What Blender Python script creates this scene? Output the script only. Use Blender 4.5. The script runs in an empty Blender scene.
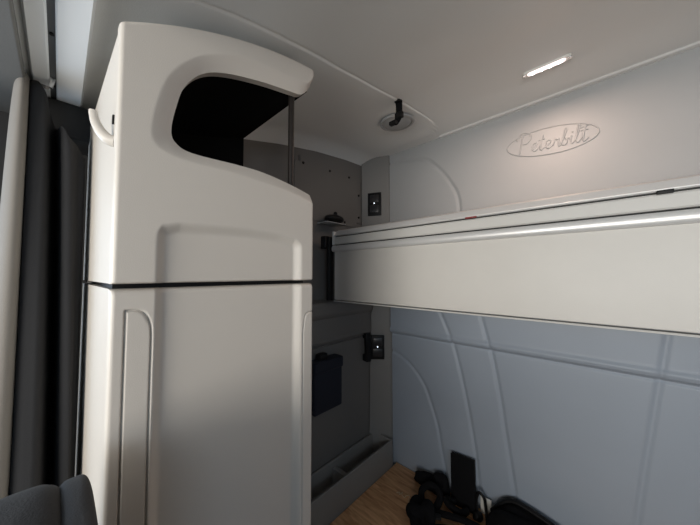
import bpy, bmesh, math, random
import numpy as np
from mathutils import Vector, Matrix
random.seed(7)
S = bpy.context.scene
C = S.collection

# ---------------------------------------------------------------- camera
cam_d = bpy.data.cameras.new('camera'); cam = bpy.data.objects.new('camera', cam_d); C.objects.link(cam)
cam_d.sensor_width = 36.0; cam_d.lens = 13.886; cam_d.clip_start = 0.02
p = math.radians(2.44)
F0 = Vector((-.6807, .7325, 0)); RR = Vector((.7325, .6807, 0)).normalized(); ZZ = Vector((0, 0, 1))
F = (F0 * math.cos(p) + ZZ * math.sin(p)).normalized(); U = RR.cross(F)
M = Matrix((RR, U, -F)).transposed().to_4x4(); M.translation = Vector((0, 0, 1.72))
cam.matrix_world = M
S.camera = cam

# ---------------------------------------------------------------- world, exposure, daylight
w = bpy.data.worlds.new('world'); S.world = w; w.use_nodes = True
w.node_tree.nodes['Background'].inputs[0].default_value = (.75, .85, 1, 1)
w.node_tree.nodes['Background'].inputs[1].default_value = 0.6
S.view_settings.view_transform = 'Standard'; S.view_settings.look = 'None'
S.view_settings.exposure = 0.14; S.view_settings.gamma = 1.0; S.view_settings.use_curve_mapping = False

def area(name, loc, target, sx, sy, power, col):
    l = bpy.data.lights.new(name, 'AREA'); l.shape = 'RECTANGLE'; l.size = sx; l.size_y = sy
    l.energy = power; l.color = col
    o = bpy.data.objects.new(name, l); C.objects.link(o); o.location = loc
    o.rotation_euler = (Vector(target) - Vector(loc)).to_track_quat('-Z', 'Y').to_euler()
    return o
# daylight through the windscreen and the passenger door window
area('windscreen_daylight', (.1, -1.72, 1.62), (.05, 1.5, 1.85), 1.7, .8, 46, (1, .95, .875))
area('passenger_window_daylight', (1.32, -.75, 1.85), (.1, 1.5, .8), .8, .35, 6, (.55, .76, 1))
area('driver_window_daylight', (-1.32, -.75, 1.78), (.4, 1.5, 1.1), .8, .45, 8, (.66, .82, 1))

# ---------------------------------------------------------------- materials
def mat(name, col, rough=.5, metal=0., bump=0., bscale=300., var=0., vscale=3., spec=.5, emis=None):
    m = bpy.data.materials.new(name); m.use_nodes = True
    nt = m.node_tree; b = nt.nodes['Principled BSDF']
    b.inputs['Base Color'].default_value = (*col, 1); b.inputs['Roughness'].default_value = rough
    b.inputs['Metallic'].default_value = metal; b.inputs['Specular IOR Level'].default_value = spec
    tc = nt.nodes.new('ShaderNodeTexCoord')
    if bump:
        n = nt.nodes.new('ShaderNodeTexNoise'); n.inputs['Scale'].default_value = bscale; n.inputs['Detail'].default_value = 3
        bp = nt.nodes.new('ShaderNodeBump'); bp.inputs['Strength'].default_value = bump; bp.inputs['Distance'].default_value = .001
        nt.links.new(tc.outputs['Object'], n.inputs['Vector']); nt.links.new(n.outputs['Fac'], bp.inputs['Height'])
        nt.links.new(bp.outputs['Normal'], b.inputs['Normal'])
    if var:
        n = nt.nodes.new('ShaderNodeTexNoise'); n.inputs['Scale'].default_value = vscale; n.inputs['Detail'].default_value = 5
        r = nt.nodes.new('ShaderNodeMix'); r.data_type = 'RGBA'
        r.inputs[6].default_value = (*[c * (1 - var) for c in col], 1); r.inputs[7].default_value = (*[min(1, c * (1 + var)) for c in col], 1)
        nt.links.new(tc.outputs['Object'], n.inputs['Vector']); nt.links.new(n.outputs['Fac'], r.inputs[0])
        nt.links.new(r.outputs[2], b.inputs['Base Color'])
    if emis:
        b.inputs['Emission Color'].default_value = (*emis[0], 1); b.inputs['Emission Strength'].default_value = emis[1]
    return m
PLASTIC = mat('cabinet_plastic', (.61, .57, .515), .42, bump=.25, bscale=500)
LINER = mat('black_liner', (.006, .006, .006), .95, spec=.1)
WALLM = mat('wall_vinyl', (.385, .395, .40), .5, bump=.25, bscale=260, var=.04, vscale=5)
COOLCASTM = mat('lower_wall_cool_cast', (.315, .36, .42), .5, bump=.25, bscale=260, var=.04, vscale=5)  # wall vinyl tinted blue, standing in for cool daylight low down
CEILM = mat('ceiling_vinyl', (.72, .735, .73), .7, bump=.4, bscale=350)
SIDEM = mat('side_wall_vinyl', (.165, .155, .143), .7, bump=.3, bscale=300)
PILLARM = mat('pillar_vinyl', (.21, .205, .195), .65, bump=.3, bscale=300)
BINM = mat('bin_plastic', (.23, .22, .205), .6, bump=.3, bscale=300)
DARKTRIM = mat('dark_trim', (.018, .018, .018), .7)
ALU = mat('aluminium', (.66, .66, .65), .35, metal=.3, bump=.1, bscale=200)
TRACKM = mat('track_white', (.84, .87, .89), .4)
BEIGE = mat('bunk_panel_beige', (.60, .58, .54), .55, bump=.3, bscale=400, var=.03, vscale=14)
BAND = mat('rail_band', (.56, .55, .52), .5)
BLACK = mat('black_plastic', (.006, .006, .0065), .5, spec=.25)
BLACKF = mat('black_fabric', (.006, .006, .007), .9, spec=.15, bump=.6, bscale=400)
GREYF = mat('charcoal_fabric', (.020, .0205, .0225), .9, bump=.6, bscale=500)
LINING = mat('beige_lining', (.20, .185, .165), .9, bump=.5, bscale=400)
SEATF = mat('seat_fabric', (.032, .032, .033), .9, bump=.6, bscale=450)
SEATB = mat('seat_bolster_fabric', (.05, .05, .052), .9, bump=.6, bscale=450)
NAVY = mat('navy_fabric', (.006, .009, .02), .8, bump=.5, bscale=400)
FLOORM = mat('floor_rubber', (.05, .05, .05), .8, bump=.4, bscale=80)
POLEM = mat('pole_metal', (.022, .018, .016), .4, metal=.3)
CHROME = mat('chrome', (.8, .8, .8), .2, metal=1.)
WHITE = mat('white_plastic', (.75, .74, .70), .4)
RED = mat('red_tag', (.22, .03, .03), .6)
LED = mat('led', (1, 1, 1), .3, emis=((1, .86, .84), 9))
BLUELED = mat('indicator_light', (1, 1, 1), .3, emis=((.8, .9, 1), 1.2))

def wood():
    m = bpy.data.materials.new('plywood'); m.use_nodes = True; nt = m.node_tree; b = nt.nodes['Principled BSDF']
    tc = nt.nodes.new('ShaderNodeTexCoord'); mp = nt.nodes.new('ShaderNodeMapping'); mp.inputs['Scale'].default_value = (2.2, 14, 1)
    n = nt.nodes.new('ShaderNodeTexNoise'); n.inputs['Scale'].default_value = 2.5; n.inputs['Detail'].default_value = 6; n.inputs['Distortion'].default_value = 1.2
    r = nt.nodes.new('ShaderNodeValToRGB')
    r.color_ramp.elements[0].position = .35; r.color_ramp.elements[0].color = (.42, .20, .085, 1)
    r.color_ramp.elements[1].position = .7; r.color_ramp.elements[1].color = (.80, .48, .25, 1)
    nt.links.new(tc.outputs['Object'], mp.inputs[0]); nt.links.new(mp.outputs[0], n.inputs['Vector'])
    nt.links.new(n.outputs['Fac'], r.inputs[0]); nt.links.new(r.outputs[0], b.inputs['Base Color']); b.inputs['Roughness'].default_value = .55
    return m
WOOD = wood()

# ---------------------------------------------------------------- helpers
def link(name, me, m, parent=None, smooth=None):
    mats = m if isinstance(m, (list, tuple)) else [m]
    for q in mats: me.materials.append(q)
    if smooth is not None:
        me.polygons.foreach_set('use_smooth', [True] * len(me.polygons))
        me.set_sharp_from_angle(angle=math.radians(smooth))
    o = bpy.data.objects.new(name, me); C.objects.link(o)
    if parent: o.parent = parent; o.matrix_parent_inverse = parent.matrix_world.inverted()
    return o
def from_bm(name, bm, m, parent=None, smooth=30):
    bmesh.ops.recalc_face_normals(bm, faces=bm.faces)
    me = bpy.data.meshes.new(name); bm.to_mesh(me); bm.free()
    return link(name, me, m, parent, smooth)
def thing(name, label, cat, loc, group=None):
    o = bpy.data.objects.new(name, None); C.objects.link(o); o.location = loc; o.empty_display_size = .05
    o['label'] = label; o['category'] = cat
    if group: o['group'] = group
    bpy.context.view_layer.update()
    return o
def tag(o, label, cat, group=None):
    o['label'] = label; o['category'] = cat
    if group: o['group'] = group
    return o
def struct(o): o['kind'] = 'structure'; return o

def add_box(bm, x0, x1, y0, y1, z0, z1, bev=0., seg=3, rot=None):
    r = bmesh.ops.create_cube(bm, size=1)
    vs = r['verts']
    for v in vs:
        v.co = Vector((x0 + (v.co.x + .5) * (x1 - x0), y0 + (v.co.y + .5) * (y1 - y0), z0 + (v.co.z + .5) * (z1 - z0)))
    if bev:
        es = list({e for v in vs for e in v.link_edges})
        rr = bmesh.ops.bevel(bm, geom=es, offset=bev, segments=seg, affect='EDGES', profile=.5)
        vs = list({v for f in rr['faces'] for v in f.verts} | {v for v in vs if v.is_valid})
    if rot is not None:
        c = Vector(((x0 + x1) / 2, (y0 + y1) / 2, (z0 + z1) / 2))
        bmesh.ops.rotate(bm, verts=[v for v in vs if v.is_valid], cent=c, matrix=rot)
def box(name, x0, x1, y0, y1, z0, z1, m, parent=None, bev=.003, seg=3, rot=None):
    bm = bmesh.new(); add_box(bm, x0, x1, y0, y1, z0, z1, bev, seg, rot); return from_bm(name, bm, m, parent)

def add_tube(bm, pts, rad, n=10, flat=None):
    """tube through pts; rad number or list; flat=(w,t) gives a strap section"""
    pts = [Vector(q) for q in pts]; rings = []
    up = Vector((0, 0, 1)); prev = None
    for i, q in enumerate(pts):
        t = (pts[min(i + 1, len(pts) - 1)] - pts[max(i - 1, 0)]).normalized()
        a = t.cross(up) if prev is None else prev - t * prev.dot(t)
        if a.length < 1e-4: a = t.cross(Vector((1, 0, 0)))
        a.normalize(); prev = a; b = t.cross(a)
        r = rad[i] if isinstance(rad, (list, tuple)) else rad
        ring = []
        for k in range(n):
            an = 2 * math.pi * k / n
            if flat:
                ca, sa = math.cos(an), math.sin(an)
                ring.append(bm.verts.new(q + a * flat[0] * math.copysign(abs(ca) ** .5, ca) + b * flat[1] * math.copysign(abs(sa) ** .5, sa)))
            else: ring.append(bm.verts.new(q + (a * math.cos(an) + b * math.sin(an)) * r))
        rings.append(ring)
    for i in range(len(rings) - 1):
        for k in range(n): bm.faces.new((rings[i][k], rings[i][(k + 1) % n], rings[i + 1][(k + 1) % n], rings[i + 1][k]))
    bm.faces.new(rings[0][::-1]); bm.faces.new(rings[-1])
def catmull(pts, n=8):
    pts = [Vector(q) for q in pts]; P = [pts[0]] + pts + [pts[-1]]; out = []
    for i in range(1, len(P) - 2):
        for k in range(n):
            t = k / n; a, b, c, d = P[i - 1], P[i], P[i + 1], P[i + 2]
            out.append(.5 * ((2 * b) + (c - a) * t + (2 * a - 5 * b + 4 * c - d) * t * t + (3 * b - a - 3 * c + d) * t ** 3))
    out.append(pts[-1]); return out
def extrude_x(name, prof, x0, x1, m, parent=None, smooth=35):
    """closed profile in (y, z), extruded along x"""
    bm = bmesh.new()
    a = [bm.verts.new((x0, y, z)) for y, z in prof]; b = [bm.verts.new((x1, y, z)) for y, z in prof]
    n = len(prof)
    for i in range(n): bm.faces.new((a[i], a[(i + 1) % n], b[(i + 1) % n], b[i]))
    bm.faces.new(a[::-1]); bm.faces.new(b)
    return from_bm(name, bm, m, parent, smooth)

def polydist(A, B, pts):
    pts = np.array(pts, float); d = np.full(A.shape, 1e9)
    for i in range(len(pts) - 1):
        p0, p1 = pts[i], pts[i + 1]; e = p1 - p0; L = max(e @ e, 1e-12)
        t = np.clip(((A - p0[0]) * e[0] + (B - p0[1]) * e[1]) / L, 0, 1)
        d = np.minimum(d, np.hypot(A - p0[0] - t * e[0], B - p0[1] - t * e[1]))
    return d
def inside(A, B, pts):
    pts = np.array(pts, float); r = np.zeros(A.shape, bool); n = len(pts)
    for i in range(n):
        x0, y0 = pts[i]; x1, y1 = pts[(i + 1) % n]
        if y0 == y1: continue
        r ^= ((y0 > B) != (y1 > B)) & (A < (x1 - x0) * (B - y0) / (y1 - y0) + x0)
    return r
def cat2(pts, n=6): return [(v.x, v.y) for v in catmull([(a, b, 0) for a, b in pts], n)]
def sstep(t): t = np.clip(t, 0, 1); return t * t * (3 - 2 * t)
def gridmesh(name, P, back=None, flip=False):
    """P: (nv, nu, 3) points; back: offset vector makes it a closed slab"""
    nv, nu = P.shape[:2]; verts = P.reshape(-1, 3).tolist()
    idx = lambda j, i: j * nu + i
    faces = [(idx(j, i), idx(j, i + 1), idx(j + 1, i + 1), idx(j + 1, i)) for j in range(nv - 1) for i in range(nu - 1)]
    if back is not None:
        loop = [idx(0, i) for i in range(nu)] + [idx(j, nu - 1) for j in range(1, nv)] + [idx(nv - 1, i) for i in range(nu - 2, -1, -1)] + [idx(j, 0) for j in range(nv - 2, 0, -1)]
        base = len(verts)
        for k in loop: verts.append(back(verts[k]))
        n = len(loop)
        for k in range(n): faces.append((loop[(k + 1) % n], loop[k], base + k, base + (k + 1) % n))
        faces.append(tuple(base + k for k in range(n))[::-1])
    if flip: faces = [f[::-1] for f in faces]
    me = bpy.data.meshes.new(name); me.from_pydata(verts, [], faces); me.update(); me.validate()
    return me
def boolean(o, cutter):
    md = o.modifiers.new('b', 'BOOLEAN'); md.operation = 'DIFFERENCE'; md.object = cutter; md.solver = 'EXACT'
    md.material_mode = 'TRANSFER'
    dg = bpy.context.evaluated_depsgraph_get(); dg.update()
    me = bpy.data.meshes.new_from_object(o.evaluated_get(dg)); old = o.data; o.modifiers.clear(); o.data = me
    bpy.data.objects.remove(cutter)
def prism_x(pts, x0, x1, m):
    bm = bmesh.new(); a = [bm.verts.new((x0, y, z)) for y, z in pts]; b = [bm.verts.new((x1, y, z)) for y, z in pts]; n = len(pts)
    for i in range(n): bm.faces.new((a[i], a[(i + 1) % n], b[(i + 1) % n], b[i]))
    bm.faces.new(a[::-1]); bm.faces.new(b)
    return from_bm('cutter', bm, m)

# ================================================================= SETTING
FL, PZ = 0.0, .53
struct(box('floor', -1.25, 1.25, -1.65, 1.6, -.05, 0, FLOORM, bev=0))

# ceiling: rises from the curtain track towards the back wall, with a dropped border along each side
def ceil_z(x, y):
    z = np.interp(y, [-1.7, -.3, .03, .25, .5, .75, 1.0, 1.25, 1.5, 1.6], [2.16, 2.2, 2.215, 2.295, 2.37, 2.43, 2.475, 2.502, 2.515, 2.515])
    ax = np.abs(x); edge = np.interp(y, [-.1, .16, .24, .33, .45, .61, .79, 1.01, 1.2, 1.32], [.575, .58, .581, .586, .598, .614, .624, .621, .614, .617])
    corner = np.clip((y - 1.3) / .1, 0, 1); edge2 = edge + .06 * corner ** 2
    st = sstep((ax - edge2 + .003) / .006) * (y > -.02) * (y < 1.42)
    z = z - .0025 * st
    z = z + .0025 * np.exp(-((ax - edge2 + .004) / .004) ** 2) * (y > -.02) * (y < 1.42)
    z = z - .006 * sstep((y - 1.455) / .012) * (ax < .66) - .02 * sstep((y - 1.43) / .05) * (ax >= .64) * 0
    z = z - .05 * np.clip((ax - 1.08) / .14, 0, 1) ** 2
    return z
xs = np.unique(np.concatenate([np.linspace(-1.24, 1.24, 125), np.linspace(-.64, -.57, 56), np.linspace(-.72, -.64, 30)]))
ys = np.unique(np.concatenate([np.linspace(-1.65, 1.53, 110), np.linspace(1.43, 1.49, 24)]))
X, Y = np.meshgrid(xs, ys)
yk = [-1.7, -.3, .03, .25, .5, .75, 1.0, 1.25, 1.5, 1.6]
P = np.stack([X, Y, ceil_z(X, Y)], -1)
# smooth the profile along y a little
struct(link('ceiling', gridmesh('ceiling', P, back=lambda v: (v[0], v[1], 2.62), flip=True), CEILM, smooth=40))

# rear wall, one moulded panel with pressed grooves and a ledge
gr = [cat2([(-1.018, 1.222), (-.93, 1.19), (-.851, 1.133), (-.79, 1.06), (-.755, .983), (-.715, .87), (-.697, .779), (-.664, .60), (-.655, .5)]),
      cat2([(-.69, 1.52), (-.64, 1.41), (-.603, 1.301), (-.56, 1.12), (-.529, .95), (-.507, .806), (-.48, .5)]),
      cat2([(-.465, 1.52), (-.44, 1.41), (-.415, 1.311), (-.385, 1.13), (-.365, .962), (-.339, .762), (-.31, .5)]),
      cat2([(.172, 1.52), (.146, 1.335), (.12, 1.15), (.098, .995), (.071, .782), (.04, .5)]),
      cat2([(-1.03, 2.46), (-.9, 2.45), (-.768, 2.416), (-.70, 2.36), (-.644, 2.292), (-.60, 2.22), (-.572, 2.16), (-.562, 2.085), (-.56, 1.95), (-.56, 1.75)])]
def wall_h(A, B):
    h = np.zeros(A.shape)
    for i, g in enumerate(gr):
        d = polydist(A, B, g); up = i < 4
        h -= .0075 * np.exp(-(d / (.008 if i < 4 else .008)) ** 2)
    # inside of the arched grooves stands slightly proud
    h += .012 * sstep((B - 1.335) / .014) * (1 - 0 * B)          # wall steps forward above the ledge line
    h += .008 * np.exp(-((B - 1.362) / .013) ** 2)
    h -= .004 * np.exp(-((B - 1.332) / .006) ** 2)
    h += .05 * np.clip((1.0 - B) / .5, -1, 0) * 0
    return h
xs = np.linspace(-1.04, 1.22, 330); zs = np.unique(np.concatenate([np.linspace(0, .5, 5), np.linspace(.5, 2.56, 300), np.linspace(1.32, 1.39, 30)]))
A, B = np.meshgrid(xs, zs)
P = np.stack([A, 1.5 - wall_h(A, B), B], -1)
struct(link('wall_back', gridmesh('wall_back', P, back=lambda v: (v[0], 1.58, v[2]), flip=True), [WALLM, COOLCASTM], smooth=60))
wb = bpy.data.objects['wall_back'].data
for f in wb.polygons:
    if f.center.z < 1.66: f.material_index = 1  # lower faces take the blue daylight tint, boundary hidden behind the bunk

# left side wall: upper recess, ledges, lower panel (profile in x,z), run along y
def prof_left(z):
    return np.interp(z, [0, .60, 1.30, 1.318, 1.322, 1.330, 1.345, 1.355, 1.47, 1.485, 1.50, 1.55, 1.562, 1.57, 2.56],
                        [-1.15, -1.14, -1.13, -1.13, -1.138, -1.128, -1.118, -1.122, -1.125, -1.112, -1.105, -1.105, -1.112, -1.195, -1.2])
zs = np.unique(np.concatenate([np.linspace(0, 2.56, 90), np.linspace(1.3, 1.58, 80)])); ys = np.linspace(.062, 1.52, 60)
A, B = np.meshgrid(ys, zs)
P = np.stack([prof_left(B), A, B], -1)
struct(link('wall_left', gridmesh('wall_left', P, back=lambda v: (-1.26, v[1], v[2]), flip=True), SIDEM, smooth=35))
bm = bmesh.new()
add_box(bm, -1.26, -1.2, -1.65, .06, 0, 1.3); add_box(bm, -1.26, -1.2, -1.65, .06, 2.05, 2.25)
add_box(bm, -1.26, -1.2, -1.65, -1.2, 1.3, 2.05); add_box(bm, -1.26, -1.2, -.3, .06, 1.3, 2.05)
struct(from_bm('wall_left_front', bm, DARKTRIM))
struct(box('trim_front_header', -1.2, 1.2, -1.6, -.068, 2.168, 2.19, mat('header_vinyl', (.15, .15, .145), .7, bump=.3), bev=.004))

# corner pillar (chamfer between side and back wall)
bm = bmesh.new(); rows = []
for z in np.linspace(0, 2.53, 60):
    xl = float(prof_left(z)) - .004
    bulge = .010 * float(np.exp(-((z - 1.362) / .013) ** 2)) + .012 * float(sstep((z - 1.335) / .014))
    yl = 1.405 if z < 1.56 else 1.40
    prof = [(xl, yl + .012), (xl + .012, yl), (-1.035, 1.478 - bulge), (-1.022, 1.487 - bulge), (-1.016, 1.50), (-1.016, 1.56), (-1.25, 1.56), (-1.25, yl + .03)]
    rows.append([bm.verts.new((a, b, z)) for a, b in prof])
for i in range(len(rows) - 1):
    n = len(rows[i])
    for k in range(n): bm.faces.new((rows[i][k], rows[i][(k + 1) % n], rows[i + 1][(k + 1) % n], rows[i + 1][k]))
bm.faces.new(rows[0][::-1]); bm.faces.new(rows[-1])
struct(from_bm('trim_corner_pillar', bm, PILLARM, smooth=30))

struct(box('wall_right', 1.2, 1.26, -.1, 1.55, 0, 2.6, SIDEM, bev=0))
# front shell with a windscreen opening and a door window opening on the right
bm = bmesh.new()
add_box(bm, -1.25, 1.25, -1.65, -1.6, 0, 1.2); add_box(bm, -1.25, 1.25, -1.65, -1.6, 2.1, 2.3)
add_box(bm, -1.25, -.95, -1.65, -1.6, 1.2, 2.1); add_box(bm, 1.1, 1.25, -1.65, -1.6, 1.2, 2.1)
struct(from_bm('wall_front', bm, DARKTRIM))
bm = bmesh.new(); add_box(bm, -1.19, 1.19, -1.59, -1.12, .55, 1.16, .05, 4)  # unseen dashboard, added to bounce windscreen light onto the ceiling
db = from_bm('dashboard', bm, mat('dashboard_vinyl', (.50, .48, .45), .7, bump=.3)); tag(db, 'unseen wide grey dashboard added under the windscreen to bounce light upward', 'dashboard')
bm = bmesh.new()
add_box(bm, 1.2, 1.26, -1.65, -.1, 0, 1.3); add_box(bm, 1.2, 1.26, -1.65, -.1, 2.05, 2.3)
add_box(bm, 1.2, 1.26, -1.65, -1.2, 1.3, 2.05); add_box(bm, 1.2, 1.26, -.3, -.1, 1.3, 2.05)
struct(from_bm('wall_right_front', bm, DARKTRIM))

struct(box('trim_door_header', -1.205, -1.075, -.066, .052, 2.10, 2.197, DARKTRIM, bev=.004))
# screwed access panel on the upper left wall
ap = thing('access_panel', 'grey screwed-on access panel with rounded corners, high on the dark side wall', 'panel', (-1.2, 1.12, 2.17))
bm = bmesh.new(); add_box(bm, -1.2, -1.189, .84, 1.385, 2.025, 2.375, .0, 4)
bmesh.ops.bevel(bm, geom=[e for e in bm.edges if abs(e.verts[0].co.x - e.verts[1].co.x) > .005], offset=.035, segments=6, affect='EDGES')
bmesh.ops.bevel(bm, geom=[e for e in bm.edges if e.verts[0].co.x > -1.19 and e.verts[1].co.x > -1.19], offset=.004, segments=2, affect='EDGES')
from_bm('cover_plate', bm, SIDEM, ap)
for (y, z) in [(.90, 2.335), (1.10, 2.345), (1.27, 2.35), (1.365, 2.25), (1.365, 2.10), (1.23, 2.05), (.93, 2.05)]:
    bm = bmesh.new(); bmesh.ops.create_cone(bm, cap_ends=True, segments=14, radius1=.0085, radius2=.006, depth=.005, matrix=Matrix.Translation((-1.187, y, z)) @ Matrix.Rotation(math.pi / 2, 4, 'Y'))
    from_bm('screw', bm, BLACK, ap)

# embossed oval emblem with script lettering on the rear wall
em = thing('embossed_emblem', 'oval emblem with script lettering pressed into the upper back wall', 'emblem', (-.155, 1.49, 2.322))
YW = 1.4865
bm = bmesh.new()
cx, cz = -.155, 2.322
ov = [Vector((cx + .166 * math.cos(a), YW, cz + .061 * math.sin(a) - .03 * math.cos(a) * .45)) for a in np.linspace(0, 2 * math.pi, 73)[:-1]]
ov = ov + ov[:2]
add_tube(bm, ov, .0026, 8); from_bm('oval_rim', bm, WALLM, em, 60)
# letters: strokes in a unit box, x advance, height 1 = ascender
L = {
 'P': ([[(.05, .0), (.12, .45), (.22, .95), (.26, 1.0)], [(-.1, .75), (.02, 1.0), (.3, 1.12), (.6, 1.0), (.62, .72), (.42, .5), (.18, .5)]], .62),
 'e': ([[(.0, .1), (.2, .25), (.34, .42), (.26, .54), (.1, .45), (.05, .2), (.16, .0), (.36, .08), (.48, .22)]], .42),
 't': ([[(.0, .15), (.18, .6), (.3, .98)], [(.22, .75), (.14, .3), (.12, .05), (.22, .0), (.4, .18)], [(.0, .66), (.42, .7)]], .38),
 'r': ([[(.0, .1), (.1, .35), (.16, .56), (.24, .46), (.38, .48), (.34, .2), (.38, .0), (.5, .1)]], .46),
 'b': ([[(.0, .12), (.2, .55), (.36, .98), (.27, 1.05), (.17, .75), (.08, .3), (.12, .0), (.3, .06), (.36, .32), (.24, .42), (.45, .36)]], .46),
 'i': ([[(.0, .3), (.12, .5), (.06, .15), (.14, .0), (.28, .14)], [(.16, .7), (.19, .76)]], .27),
 'l': ([[(.0, .14), (.2, .6), (.32, 1.0), (.22, 1.08), (.12, .6), (.07, .15), (.16, .0), (.32, .16)]], .31),
}
x = -.272; sc = .064
for n, ch in enumerate('Peterbilt'):
    strokes, adv = L[ch]; k = sc * (1.2 if n == 0 else .95)
    bm = bmesh.new()
    for s in strokes:
        pts = catmull([Vector((x + a * k, YW, cz - .034 + b * k * 1.12 - (x + a * k - cx) * .06)) for a, b in s], 5)
        add_tube(bm, pts, .0029, 7)
    if n == 8: add_tube(bm, catmull([Vector((x + .0, YW, cz + .018)), Vector((x + .018, YW, cz + .020)), Vector((x + .036, YW, cz + .022))], 5), .0022, 7)
    from_bm('letter', bm, WALLM, em, 60)
    x += adv * k * 1.06

# ================================================================= CABINET
cab = thing('wardrobe_cabinet', 'tall pale grey moulded cabinet with an open cubby above a closed door', 'cabinet', (-.9, .27, 0))
Y0, Y1 = .059, .493
ztop_y = [.059, .106, .168, .244, .336, .401, .451, .488]; ztop_z = [2.16, 2.19, 2.223, 2.257, 2.288, 2.303, 2.314, 2.318]
opening = cat2([(.70, 2.40), (.51, 2.30), (.484, 2.268), (.468, 2.245), (.452, 2.232), (.431, 2.226), (.337, 2.206), (.246, 2.178), (.195, 2.148), (.163, 2.103), (.149, 2.053), (.142, 2.005), (.150, 1.981), (.181, 1.970), (.275, 1.974), (.34, 1.974), (.417, 1.964), (.479, 1.951), (.52, 1.94), (.70, 1.90)], 5)
recess = cat2([(.70, 2.46), (.52, 2.33), (.478, 2.278), (.45, 2.262), (.38, 2.25), (.287, 2.232), (.225, 2.203), (.175, 2.165), (.135, 2.11), (.116, 2.05), (.107, 1.985), (.120, 1.957), (.165, 1.946), (.25, 1.947), (.36, 1.942), (.47, 1.925), (.70, 1.86)], 5)
def rim(A, B, top, bot, rb=.004, r=.007):
    d = lambda e, rr: np.where(e < rr, rr - np.sqrt(np.maximum(rr * rr - (rr - np.clip(e, 0, rr)) ** 2, 0)), 0)
    return -(d(A - Y0, r) + d(Y1 - A, .008) + d(top - B, .012 if top is not None else r) + d(B - bot, rb))
ZS = 1.703
def inset(A, B, depth=.014):
    e1 = (A - .119) / .020; e2 = (.454 - A) / .024
    topz = np.interp(A, [.1, .12, .13, .16, .22, .30, .38, .43, .45, .47], [1.78, 1.80, 1.815, 1.823, 1.826, 1.829, 1.826, 1.818, 1.806, 1.79])
    e3 = (topz - B) / .024
    # rounded minimum
    m = -np.log(np.exp(-6 * np.clip(e1, -2, 3)) + np.exp(-6 * np.clip(e2, -2, 3)) + np.exp(-6 * np.clip(e3, -2, 3))) / 6
    return -depth * sstep(m)
# face shell of the upper housing
ys = np.linspace(Y0, Y1, 172); ys = np.unique(np.concatenate([ys, np.linspace(Y0, Y0 + .014, 12)]))
ts = np.unique(np.concatenate([np.linspace(0, 1, 210), np.linspace(.965, 1, 16)]))
A, T = np.meshgrid(ys, ts); TOP = np.interp(A, ztop_y, ztop_z)
# smooth top curve
cf = np.polyfit(ztop_y, np.array(ztop_z) + .005, 4); TOP = np.polyval(cf, A)
B = ZS + T * (TOP - ZS)
dR = polydist(A, B, recess); dO = polydist(A, B, opening)
inR = inside(A, B, recess); inO = inside(A, B, opening)
t = np.where(inO, 1., dR / (dR + dO + 1e-9))
h = np.where(inR, -.014 * np.clip(t, 0, 1) ** 1.2, 0) + rim(A, B, TOP, ZS) + inset(A, B)
P = np.stack([-.6 + h, A, B], -1)
me = gridmesh('upper_face', P, back=lambda v: (-.632, v[1], v[2]))
upf = link('upper_face', me, [PLASTIC], cab)
cut = prism_x(opening, -.5, -.7, PLASTIC); boolean(upf, cut)
upf.data.polygons.foreach_set('use_smooth', [True] * len(upf.data.polygons)); upf.data.set_sharp_from_angle(angle=math.radians(38))
# housing body behind the face
bm = bmesh.new(); pr = [(Y0 + .0015, ZS)]
yy = np.linspace(Y0 + .0015, Y1 - .001, 30)
top = [(float(a), float(np.polyval(cf, a)) - .002) for a in yy]
pts = [(Y0 + .0015, ZS)] + top + [(Y1 - .001, ZS)]
sec = []
for x, dy, dz in ((-.634, 0, 0), (-.9, -.008, -.012), (-1.1, -.013, -.02)):
    sec.append([bm.verts.new((x, a + (dy if a < .2 else 0), b + (dz if b > 1.8 else 0))) for a, b in pts])
n = len(pts)
for i in range(2):
    for k in range(n): bm.faces.new((sec[i][k], sec[i][(k + 1) % n], sec[i + 1][(k + 1) % n], sec[i + 1][k]))
bm.faces.new(sec[0][::-1]); bm.faces.new(sec[-1])
body = from_bm('upper_housing', bm, [PLASTIC], cab)
op2 = cat2([(.431, 2.248), (.337, 2.222), (.240, 2.192), (.185, 2.160), (.153, 2.108), (.139, 2.053), (.132, 2.005), (.140, 1.976), (.178, 1.966), (.275, 1.970), (.34, 1.970), (.417, 1.960), (.479, 1.947)], 5)
op2 = [(.53, 1.935), (.53, 2.272), (.478, 2.268)] + op2
cut = prism_x(op2, -.55, -1.045, LINER); boolean(body, cut)
body.data.polygons.foreach_set('use_smooth', [True] * len(body.data.polygons)); body.data.set_sharp_from_angle(angle=math.radians(30))
# lower door
ZD = 1.6935
ys = np.unique(np.concatenate([np.linspace(Y0, Y1, 150), np.linspace(.075, .084, 14), np.linspace(.112, .122, 14), np.linspace(.452, .475, 14), np.linspace(Y0, Y0 + .014, 10)]))
zs = np.unique(np.concatenate([np.linspace(.12, 1.55, 40), np.linspace(1.55, ZD, 80)]))
A, B = np.meshgrid(ys, zs)
g1 = [(.078, 0), (.0785, 1.650), (.079, 1.656), (.085, 1.658)] 
g1 = [(.0795, 0), (.0795, 1.656)]
g2 = cat2([(.0795, 1.656), (.095, 1.656), (.106, 1.650), (.114, 1.634), (.117, 1.610), (.117, 1.55)]) + [(.117, 0)]
g3 = [(.458, 0), (.458, 1.54)] + cat2([(.458, 1.54), (.459, 1.57), (.464, 1.60), (.472, 1.612), (.50, 1.615)])
gv = lambda g, wd, dp: -dp * np.exp(-(polydist(A, B, g) / wd) ** 2)
h = rim(A, B, ZD, 0, .003) * 1.0 + inset(A, B - .0 * B + 0 * A) + np.minimum(np.minimum(gv(g1, .0016, .005), gv(g2, .0016, .005)), gv(g3, .0014, .004))
P = np.stack([-.6 + h, A, B], -1)
link('door', gridmesh('door', P, back=lambda v: (-.632, v[1], v[2])), PLASTIC, cab, smooth=50)
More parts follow.
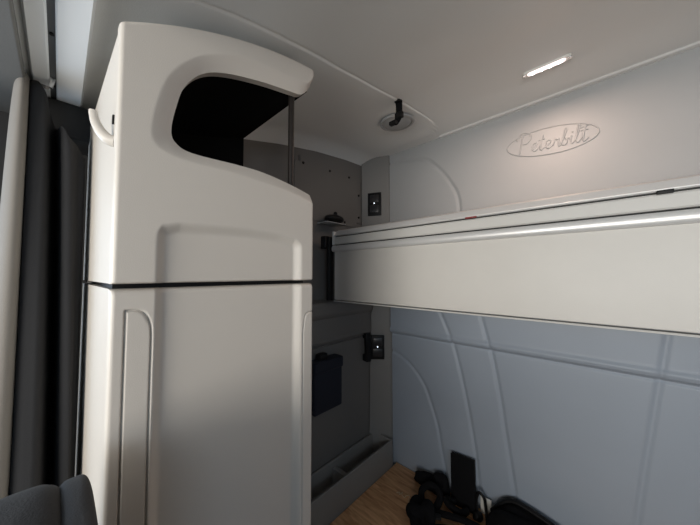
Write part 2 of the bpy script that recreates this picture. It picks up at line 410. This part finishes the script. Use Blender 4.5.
bm = bmesh.new(); add_box(bm, -1.1, -.634, Y0 + .0015, Y1 - .001, .05, ZD)
for v in bm.verts:
    if v.co.x < -1 and v.co.y < .2: v.co.y -= .013
from_bm('lower_housing', bm, PLASTIC, cab)
box('seam_filler', -1.09, -.64, Y0 + .006, Y1 - .006, ZD - .004, ZS + .004, BLACK, cab, bev=0)
bm = bmesh.new(); add_tube(bm, [(-.642, .442, 1.95), (-.642, .442, 2.24)], .0085, 20); from_bm('support_pole', bm, POLEM, cab)
bm = bmesh.new()
add_tube(bm, catmull([(-.645, .062, 1.962), (-.648, .052, 1.965), (-.652, .043, 1.976), (-.656, .036, 1.992), (-.660, .033, 2.008), (-.661, .033, 2.014)], 6), [.011 - .0045 * min(1, k / 22) if k < 29 else .003 for k in range(31)], 14)
bmesh.ops.scale(bm, vec=(1, 1, 1), verts=bm.verts)
from_bm('coat_hook', bm, PLASTIC, cab, 60)
box('slot', -.643, -.637, Y0 - .0025, Y0 + .004, 1.992, 2.008, BLACK, cab, bev=.0005)

# ================================================================= UPPER BUNK
bk = thing('upper_bunk', 'folded-out upper bunk with beige front panel and aluminium edge rails', 'bunk', (0, 1.25, 1.575))
XL, XR = -1.075, 1.18
box('front_panel', XL, XR, 1.03, 1.055, 1.580, 1.852, BEIGE, bk, bev=.003)
extrude_x('bottom_trim', [(1.031, 1.570), (1.030, 1.573), (1.032, 1.5755), (1.06, 1.5755), (1.06, 1.570)], XL - .004, XR, BAND, bk)
# lower rail: rounded aluminium
a = np.linspace(-math.pi / 2, math.pi / 2, 12)
extrude_x('edge_rail', [(1.022 - .010 * math.cos(q), 1.858 + .017 * math.sin(q)) for q in a] + [(1.05, 1.875), (1.05, 1.841)], XL - .002, XR, ALU, bk)
extrude_x('rail_band', [(1.021, 1.880), (1.017, 1.884), (1.017, 1.916), (1.021, 1.921), (1.05, 1.921), (1.05, 1.880)], XL + .012, XR, BAND, bk)
extrude_x('rail_channel', [(1.030, 1.870), (1.030, 1.930), (1.05, 1.930), (1.05, 1.870)], XL, XR, BLACK, bk)
extrude_x('top_rail', [(1.019, 1.926), (1.015, 1.929), (1.015, 1.932), (1.019, 1.934), (1.024, 1.935), (1.034, 1.954), (1.05, 1.962), (1.07, 1.963), (1.07, 1.926)], XL + .012, XR, ALU, bk)
box('end_cap', XL - .002, XL + .011, 1.013, 1.06, 1.878, 1.953, BAND, bk, bev=.003)
box('bunk_base', XL, XR, 1.052, 1.46, 1.60, 1.72, BEIGE, bk, bev=.004)
br = box('wall_bracket', -1.108, -1.084, 1.00, 1.03, 1.575, 1.925, BLACK, bk, bev=.004)
box('latch', -1.14, -1.10, .985, 1.02, 1.86, 1.93, BLACK, bk, bev=.005)
mt = box('mattress', XL + .03, XR - .02, 1.074, 1.44, 1.722, 1.966, BEIGE, bev=.02, seg=4)
tag(mt, 'thin pale mattress edge just showing above the upper bunk rail', 'mattress')
box_t = box('fabric_tag', -.362, -.322, 1.0135, 1.016, 1.923, 1.929, RED, bev=.0005)
tag(box_t, 'small red tag caught on the aluminium rail of the upper bunk', 'tag')
box_t = box('rail_clip', .108, .136, 1.010, 1.020, 1.919, 1.928, BLACK, bev=.001)
tag(box_t, 'small black clip on the right stretch of the upper bunk rail', 'clip')

# ================================================================= CURTAIN TRACK AND CURTAIN
tr = thing('curtain_track', 'pale aluminium curtain track running across the ceiling beside the cabinet', 'curtain track', (0, -.02, 2.2))
extrude_x('wide_rail', [(-.020, 2.202), (-.017, 2.198), (.026, 2.198), (.030, 2.203), (.030, 2.23), (-.020, 2.23)], -1.12, 1.12, TRACKM, tr)
extrude_x('narrow_rail', [(-.062, 2.203), (-.058, 2.198), (-.034, 2.198), (-.031, 2.202), (-.031, 2.23), (-.062, 2.23)], -1.12, 1.12, TRACKM, tr)
extrude_x('slot_channel', [(-.031, 2.207), (-.020, 2.207), (-.020, 2.225), (-.031, 2.225)], -1.12, 1.12, mat('slot_grey', (.16, .17, .18), .5, metal=.5), tr)
for xx in (-.80, -1.02, -.5, -.2):
    bm = bmesh.new(); bmesh.ops.create_cone(bm, cap_ends=True, segments=12, radius1=.004, radius2=.003, depth=.004, matrix=Matrix.Translation((xx, -.0255, 2.2055))); from_bm('screw', bm, BLACK, tr)

def ypx(u, px):
    k = (px - 350) / 270; return u * (.7325 + .6807 * k) / (.6807 - .7325 * k)
def drape(name, m, cols, parent, zbot=.35, thick=.003):
    """cols: list of (u_top, px_top, u_bottom, px_bottom, z_top)"""
    nz = 60; A = []
    for j in range(nz):
        t = j / (nz - 1); row = []
        for ut, pt, ub, pb, zt in cols:
            z = zt + (zbot - zt) * t; q = min(1, (zt - z) / 1.1)
            q = q ** .8
            u = ut + (ub - ut) * q; px = pt - 6 + (pb + 4 - pt + 6) * q
            row.append(Vector((-u, ypx(u, px), z)))
        row = catmull(row, 6); A.append([(v.x + .0015 * math.sin(9 * v.z + 40 * v.y), v.y, v.z) for v in row])
    P = np.array(A); me = gridmesh(name, P)
    o = link(name, me, m, parent, smooth=80)
    md = o.modifiers.new('s', 'SOLIDIFY'); md.thickness = thick; md.offset = 0
    return o
cu = thing('curtain', 'bunched charcoal curtain with pale lining hanging from the track beside the cabinet', 'curtain', (-.95, 0, .35))
ZT = 2.185
drape('curtain_cloth', GREYF, [(1.03, 24, .93, 16, ZT), (.99, 27, .90, 19, ZT), (.985, 36, .885, 32, ZT), (.99, 44, .90, 46, 2.16), (1.05, 50, 1.03, 54, 2.13),
      (1.07, 56, 1.06, 60, 2.11), (.98, 62, .93, 66, 2.09), (.965, 70, .905, 76, 2.06), (.99, 78, .92, 76, 2.05), (1.0, 86, .95, 79, 2.02), (1.06, 80, 1.06, 74, 2.02)], cu)
drape('curtain_lining', LINING, [(1.04, 10, 1.00, -18, ZT - .01), (.985, 12, .91, -14, ZT), (.96, 17, .885, 0, ZT), (.965, 22, .90, 14, ZT), (1.0, 26, .96, 20, ZT)], cu)
bm = bmesh.new(); add_tube(bm, catmull([(-1.03, -.083, 2.188), (-1.02, -.072, 2.192), (-1.0, -.05, 2.186), (-.985, -.034, 2.178)], 5), .004, 8)
from_bm('cord', bm, LINING, cu)
bm = bmesh.new(); add_tube(bm, [(-.985, -.0255, 2.206), (-.985, -.03, 2.18)], .005, 10); from_bm('hanger', bm, CHROME, cu)

# ================================================================= DRIVER SEAT (only its top shows)
st = thing('driver_seat', 'dark grey upholstered seat back in the lower left corner before the cabinet', 'seat', (-.62, -.2, 0))
def pad(name, x0, x1, y0, y1, z0, z1, m, parent, e=.35, tilt=0, top=None):
    bm = bmesh.new(); bmesh.ops.create_uvsphere(bm, u_segments=48, v_segments=32, radius=1)
    for v in bm.verts:
        c = v.co; f = lambda a: math.copysign(abs(a) ** e, a)
        v.co = Vector(((x0 + x1) / 2 + f(c.x) * (x1 - x0) / 2, (y0 + y1) / 2 + f(c.y) * (y1 - y0) / 2, (z0 + z1) / 2 + f(c.z) * (z1 - z0) / 2))
        v.co.y += tilt * (v.co.z - z0)
    return from_bm(name, bm, m, parent, 60)
pad('backrest', -.592, -.27, -.165, -.025, .50, 1.470, SEATF, st, e=.5, tilt=.068)
pad('side_bolster', -.588, -.29, -.065, -.010, .50, 1.462, SEATB, st, e=.5, tilt=.062)
pad('seat_cushion', -.78, -.26, -.66, -.12, .42, .56, SEATF, st, e=.4)
box('pedestal', -.66, -.34, -.58, -.18, 0.0, .43, BLACK, st, bev=.02)

ps = thing('unseen_passenger_seat', 'unseen dark grey passenger seat on the right, added to block low daylight', 'seat', (.66, -.3, 0))  # unseen seat, added to keep low windscreen light off the cabinet
pad('backrest', .44, .88, -.30, -.14, .50, 1.40, SEATF, ps, e=.55, tilt=.07)
pad('seat_cushion', .42, .90, -.76, -.22, .42, .56, SEATF, ps, e=.4)
box('pedestal', .50, .82, -.68, -.28, 0.0, .43, BLACK, ps, bev=.02)

# ================================================================= CEILING FITTINGS
lp = thing('ceiling_lamp', 'slim lit ceiling lamp with clear lens above the emblem', 'lamp', (-.128, 1.21, 2.49))
def capsule(name, cx, cy, z0, z1, L, W, m, parent, ang=0):
    bm = bmesh.new(); lo, hi = [], []
    for k in range(40):
        a = 2 * math.pi * k / 40; x = (L / 2 - W / 2) * (1 if math.cos(a) > 0 else -1) + W / 2 * math.cos(a); y = W / 2 * math.sin(a)
        X = cx + x * math.cos(ang) - y * math.sin(ang); Y = cy + x * math.sin(ang) + y * math.cos(ang)
        hi.append(bm.verts.new((X, Y, z1))); lo.append(bm.verts.new((cx + (X - cx) * .97, cy + (Y - cy) * .93, z0)))
    for k in range(40): bm.faces.new((lo[k], lo[(k + 1) % 40], hi[(k + 1) % 40], hi[k]))
    bm.faces.new(lo); bm.faces.new(hi[::-1]); return from_bm(name, bm, m, parent)
capsule('bezel', -.128, 1.21, 2.488, 2.502, .152, .026, WHITE, lp)
capsule('lens', -.128, 1.208, 2.485, 2.489, .118, .019, mat('lens_glow', (.9, .8, .8), .2, emis=((1, .80, .80), 1.6)), lp)
for k in range(4):
    bm = bmesh.new(); bmesh.ops.create_cone(bm, cap_ends=True, segments=14, radius1=.006, radius2=.007, depth=.002, matrix=Matrix.Translation((-.168 + k * .026, 1.208, 2.4842))); from_bm('bulb', bm, LED, lp)
for xx in (-.198, -.058):
    bm = bmesh.new(); bmesh.ops.create_uvsphere(bm, u_segments=14, v_segments=8, radius=.007, matrix=Matrix.Translation((xx, 1.21, 2.488)) @ Matrix.Diagonal((1, 1, .5, 1))); from_bm('end_cap', bm, CHROME, lp)
l = bpy.data.lights.new('lamp_light', 'AREA'); l.shape = 'RECTANGLE'; l.size = .11; l.size_y = .018; l.energy = 1.9; l.color = (1, .72, .58)
o = bpy.data.objects.new('lamp_light', l); C.objects.link(o); o.location = (-.128, 1.206, 2.479); o.parent = lp; o.matrix_parent_inverse = lp.matrix_world.inverted()

# round speaker / vent on the dropped ceiling border
vc = Vector((-.725, 1.125, 2.474))
vn = thing('ceiling_vent', 'round grey ceiling vent near the corner, behind the hanging strap', 'vent', vc)
def ring_lathe(name, prof, c, m, parent, n=48, tilt=0):
    bm = bmesh.new(); rows = [[bm.verts.new((c.x + r * math.cos(2 * math.pi * k / n), c.y + r * math.sin(2 * math.pi * k / n), c.z + z)) for k in range(n)] for r, z in prof]
    for i in range(len(rows) - 1):
        for k in range(n): bm.faces.new((rows[i][k], rows[i][(k + 1) % n], rows[i + 1][(k + 1) % n], rows[i + 1][k]))
    bm.faces.new(rows[0]); bm.faces.new(rows[-1])
    if tilt: bmesh.ops.rotate(bm, verts=bm.verts, cent=c, matrix=Matrix.Rotation(tilt, 3, 'X'))
    return from_bm(name, bm, m, parent, 40)
ring_lathe('vent_ring', [(.084, .006), (.086, .0), (.082, -.005), (.074, -.006), (.070, -.001), (.070, .006)], vc, WALLM, vn, tilt=.1)
ring_lathe('vent_disc', [(.069, .005), (.069, -.003), (.060, -.009), (.03, -.012), (.008, -.012)], vc, WALLM, vn, tilt=.1)

sp = thing('hanging_strap', 'short black webbing strap with buckle hanging from the ceiling edge', 'strap', (-.625, .985, 2.47))
bm = bmesh.new(); add_tube(bm, catmull([(-.622, .975, 2.475), (-.624, .985, 2.455), (-.627, .990, 2.435), (-.626, .990, 2.41), (-.640, .985, 2.385), (-.645, .975, 2.375)], 6), 0, 12, flat=(.015, .003)); from_bm('webbing', bm, BLACKF, sp)
box('anchor', -.636, -.610, .965, .992, 2.462, 2.480, BLACK, sp, bev=.003)
box('buckle', -.645, -.607, .980, .998, 2.398, 2.425, BLACK, sp, bev=.004)
box('buckle_tab', -.665, -.630, .965, .985, 2.372, 2.388, BLACK, sp, bev=.003)

# ================================================================= SWITCH PANELS on the pillar
def on_pillar(z, frac):  # point on the pillar face
    x0 = -1.19 if z > 1.56 else -1.115; y0 = 1.40
    return Vector((x0 + (-1.035 - x0) * frac, y0 + (1.478 - .012 - y0) * frac, z))
def switch(z, frac, label):
    c = on_pillar(z, frac); x0 = -1.19 if z > 1.56 else -1.115
    ang = math.atan2(1.466 - 1.40, -1.035 - x0)
    t = thing('switch_panel', label, 'switch', c, 'light switches on the corner pillar')
    rot = Matrix.Rotation(ang, 3, 'Z')
    def part(name, w_, h_, d0, d1, dz, m):
        bm = bmesh.new(); add_box(bm, -w_ / 2, w_ / 2, -d1, -d0, -h_ / 2 + dz, h_ / 2 + dz, min(.003, w_ / 5))
        for v in bm.verts: v.co = rot @ v.co + c
        return from_bm(name, bm, m, t)
    part('frame', .086 if z < 1.6 else .092, .155, -.003, .010, 0, BLACK)
    part('rocker', .060, .050, .009, .015, .035, mat('rocker', (.02, .02, .022), .3)); part('rocker', .060, .050, .009, .014, -.033, mat('rocker', (.02, .02, .022), .3))
    part('indicator', .006, .009, .014, .016, .004, BLUELED)
    return t
switch(2.19, .54, 'black switch panel with a small white light, above the bunk rail')
switch(1.245, .42, 'black switch panel on the corner pillar below the upper bunk')

hs = thing('handset', 'narrow black handset clipped beside the lower switch panel', 'handset', (-1.12, 1.33, 1.25))
bm = bmesh.new(); add_tube(bm, catmull([(-1.103, 1.345, 1.345), (-1.098, 1.345, 1.30), (-1.100, 1.35, 1.24), (-1.105, 1.358, 1.185), (-1.108, 1.358, 1.165)], 6), 0, 14, flat=(.020, .014)); from_bm('body', bm, BLACK, hs)
box('cradle', -1.128, -1.10, 1.33, 1.375, 1.17, 1.21, BLACK, hs, bev=.004)
box('collar', -1.132, -1.102, 1.335, 1.36, 1.31, 1.33, BLACK, hs, bev=.003)

# reading lamp on side wall
rl = thing('reading_lamp', 'small black reading lamp on a pale base, on the side wall above the bunk end', 'lamp', (-1.2, 1.08, 2.04))
bm = bmesh.new(); bmesh.ops.create_uvsphere(bm, u_segments=24, v_segments=14, radius=1, matrix=Matrix.Translation((-1.14, 1.09, 2.042)) @ Matrix.Diagonal((.045, .068, .026, 1)))
from_bm('shade', bm, BLACK, rl)
bm = bmesh.new(); add_tube(bm, [(-1.182, 1.13, 2.05), (-1.17, 1.13, 2.075), (-1.15, 1.11, 2.08)], .012, 10); from_bm('arm', bm, BLACK, rl)
box('base_plate', -1.188, -1.10, 1.0, 1.15, 2.010, 2.015, WALLM, rl, bev=.003)

# ================================================================= LOWER LEFT: navy pouch, storage bin, platform
nb = thing('navy_pouch', 'dark navy box-shaped pouch hung on the side wall under the ledge', 'pouch', (-1.1, 1.03, 1.0))
bm = bmesh.new(); add_box(bm, -1.120, -1.055, .88, 1.075, 1.01, 1.265, .010, 3)
from_bm('body', bm, NAVY, nb)
box('flap', -1.122, -1.050, .876, 1.079, 1.215, 1.272, NAVY, nb, bev=.008)
box('clip', -1.115, -1.075, .930, .985, 1.265, 1.30, BLACK, nb, bev=.006)

bn = thing('storage_bin', 'long open grey storage trough between the side wall and wooden platform', 'storage bin', (-1.06, 1.0, PZ - .1))
xo, xi, zr, zb = -1.128, -.985, .685, .47
ya, yb = .52, 1.455
bm = bmesh.new()
def vq(*c): bm.faces.new([bm.verts.new(q) for q in c])
box('outer_wall', xi - .012, xi, ya, yb, zb, zr, BINM, bn, bev=.004)
box('inner_wall', xo - .004, xo + .012, ya, yb, zb, zr, BINM, bn, bev=.004)
box('end_wall', xo, xi - .002, yb - .014, yb, zb, zr, BINM, bn, bev=.004)
box('front_wall', xo, xi - .002, ya, ya + .014, zb, zr, BINM, bn, bev=.004)
box('bottom', xo, xi - .002, ya, yb, zb, zb + .10, BINM, bn, bev=.002)
box('divider', xo, xi - .002, 1.06, 1.09, zb, zr - .035, BINM, bn, bev=.004)
bm.free()
pf = box('plywood_platform', -.982, 1.19, .62, 1.492, PZ - .018, PZ, WOOD, bev=.002)
tag(pf, 'bare orange-brown plywood bed platform at the foot of the back wall', 'platform')
bs = box('bunk_box', -.983, 1.19, .64, 1.488, 0, PZ - .02, SIDEM, bev=.004)
bs.name = 'bed_base'; tag(bs, 'grey lower bed base carrying the plywood platform', 'bed base')

# ================================================================= THINGS ON THE PLATFORM
fo = thing('black_folder', 'flat black rectangular folder standing upright against the back wall', 'folder', (-.63, 1.46, PZ))
rt = Matrix.Rotation(-.06, 3, 'Y') @ Matrix.Rotation(-.14, 3, 'X')
box('cover', -.612, -.492, 1.455, 1.463, PZ + .002, PZ + .238, BLACK, fo, bev=.003, rot=rt)
box('cover', -.614, -.494, 1.444, 1.450, PZ + .002, PZ + .236, BLACKF, fo, bev=.002, rot=rt)

def lump(name, c, s, m, parent, seed, amp=.18, rz=0):
    bm = bmesh.new(); bmesh.ops.create_icosphere(bm, subdivisions=4, radius=1)
    rnd = random.Random(seed); ws = [(Vector((rnd.uniform(-3, 3), rnd.uniform(-3, 3), rnd.uniform(-3, 3))), rnd.uniform(0, 6)) for _ in range(7)]
    for v in bm.verts:
        d = 1 + amp * sum(math.sin(v.co.dot(a) * 1.3 + b) for a, b in ws) / 3
        v.co *= d
        v.co = Vector((v.co.x * s[0], v.co.y * s[1], max(v.co.z, -.8) * s[2]))
    bmesh.ops.rotate(bm, verts=bm.verts, cent=(0, 0, 0), matrix=Matrix.Rotation(rz, 3, 'Z'))
    zmin = min(v.co.z for v in bm.verts)
    for v in bm.verts: v.co = Vector((v.co.x + c[0], v.co.y + c[1], v.co.z - zmin + c[2]))
    return from_bm(name, bm, m, parent, 70)

# crumpled pouch against the wall, left of the folder
gl = thing('crumpled_pouch', 'small crumpled black pouch against the wall, left of the standing folder', 'pouch', (-.73, 1.43, PZ))
lump('body', (-.765, 1.440, PZ + .001), (.075, .032, .036), BLACKF, gl, 3, .3, -.1)
lump('flap', (-.672, 1.437, PZ + .001), (.045, .032, .052), BLACKF, gl, 5, .35)

# duffel bag at the right of the pile
bg = thing('duffel_bag', 'black bag with raised padded edge leaning on the back wall, right of the folder', 'bag', (-.25, 1.30, PZ))
lump('body', (-.205, 1.345, PZ + .001), (.215, .10, .085), BLACKF, bg, 11, .10, -.10)
bm = bmesh.new()
ridge = [(-.415, 1.44, .590), (-.37, 1.455, .645), (-.325, 1.46, .670), (-.26, 1.458, .668), (-.18, 1.452, .655), (-.10, 1.445, .635), (.0, 1.44, .61)]
add_tube(bm, catmull(ridge, 6), 0, 12, flat=(.010, .009)); from_bm('padded_edge', bm, BLACK, bg, 60)
bm = bmesh.new(); rp = catmull(ridge, 4); front = [Vector((v.x + .01, 1.33, .60)) for v in rp]
vs = [[bm.verts.new(v) for v in rp], [bm.verts.new((a.x + .005, 1.41, a.z - .012)) for a in rp], [bm.verts.new((b.x, 1.33 + .01 * math.sin(k), .615)) for k, b in enumerate(front)], [bm.verts.new((b.x, 1.27, PZ + .03)) for b in front]]
for a, b in zip(vs, vs[1:]):
    for k in range(len(a) - 1): bm.faces.new((a[k], a[k + 1], b[k + 1], b[k]))
fl = from_bm('top_flap', bm, BLACKF, bg, 60); md = fl.modifiers.new('s', 'SOLIDIFY'); md.thickness = .008
lump('side_pocket', (-.27, 1.235, PZ + .001), (.085, .045, .055), BLACKF, bg, 21, .25, .3)
box('label_patch', -.30, -.265, 1.262, 1.270, PZ + .055, PZ + .075, mat('pale_blue_patch', (.10, .16, .22), .5), bg, bev=.002, rot=Matrix.Rotation(.5, 3, 'X'))

# harness
hn = thing('strap_harness', 'tangled black webbing harness lying on the plywood in front of the folder', 'harness', (-.62, 1.25, PZ))
def strap(pts, wd=.014, th=.004, m=BLACKF, par=hn, name='strap'):
    bm = bmesh.new(); add_tube(bm, catmull([(a, b, max(c, PZ + .014)) for a, b, c in pts], 8), 0, 10, flat=(wd, th)); return from_bm(name, bm, m, par, 60)
z = PZ
strap([(-0.705, 1.30, z + .015), (-0.725, 1.335, z + .05), (-0.705, 1.37, z + .07), (-0.665, 1.38, z + .07), (-0.635, 1.36, z + .055), (-0.635, 1.31, z + .03), (-0.660, 1.27, z + .02)], .016, .011)
strap([(-0.680, 1.31, z + .015), (-0.715, 1.28, z + .04), (-0.705, 1.22, z + .05), (-0.660, 1.15, z + .05), (-0.600, 1.10, z + .03), (-0.520, 1.06, z + .02)], .026, .010)
strap([(-0.660, 1.27, z + .03), (-0.580, 1.285, z + .045), (-0.500, 1.31, z + .05), (-0.430, 1.325, z + .045), (-0.400, 1.30, z + .05)], .014, .010)
strap([(-0.620, 1.18, z + .02), (-0.560, 1.20, z + .05), (-0.490, 1.23, z + .055), (-0.410, 1.22, z + .05)], .018, .008)
strap([(-0.640, 1.22, z + .04), (-0.580, 1.14, z + .055), (-0.510, 1.13, z + .06), (-0.450, 1.10, z + .03), (-0.380, 1.08, z + .01)], .013, .006)
strap([(-0.580, 1.41, z + .03), (-0.610, 1.375, z + .045), (-0.575, 1.355, z + .04), (-0.530, 1.365, z + .03), (-0.515, 1.40, z + .03)], .014, .014)
lump('padding', (-0.660, 1.225, z + .001), (.060, .055, .050), BLACKF, hn, 31, .3)
lump('padding', (-0.520, 1.165, z + .001), (.09, .055, .040), BLACKF, hn, 33, .3)
box('buckle', -.615, -.575, 1.22, 1.25, z + .055, z + .063, BLACK, hn, bev=.003, rot=Matrix.Rotation(.5, 3, 'Z'))
lp2 = thing('cable_loop', 'small black cable loop standing beside the right edge of the folder', 'cable', (-.47, 1.44, PZ))
bm = bmesh.new(); add_tube(bm, catmull([(-.478, 1.435, z + .01), (-.485, 1.44, z + .07), (-.472, 1.44, z + .115), (-.448, 1.44, z + .10), (-.442, 1.44, z + .06), (-.43, 1.42, z + .01)], 6), .007, 8); from_bm('loop', bm, BLACK, lp2)
lump('plug', (-.47, 1.415, PZ + .001), (.022, .02, .022), BLACK, lp2, 9, .2)

pa = box('paper_packet', -.475, -.425, 1.470, 1.476, PZ + .001, PZ + .082, WHITE, bev=.001)
tag(pa, 'small white paper packet propped on the wall between folder and black bag', 'packet')
bm = bmesh.new()
pts = [Vector((-.845 + .008 * k + random.uniform(-.010, .010), 1.29 + .012 * math.sin(k * 1.9) + random.uniform(-.008, .008), PZ + .004 + .005 * (k % 3))) for k in range(12)]
add_tube(bm, catmull(pts, 5), .0016, 6)
kb = from_bm('earphone_cord', bm, mat('cord_tan', (.62, .48, .30), .4)); tag(kb, 'thin tan cord coiled on the bare plywood left of the harness', 'cord')
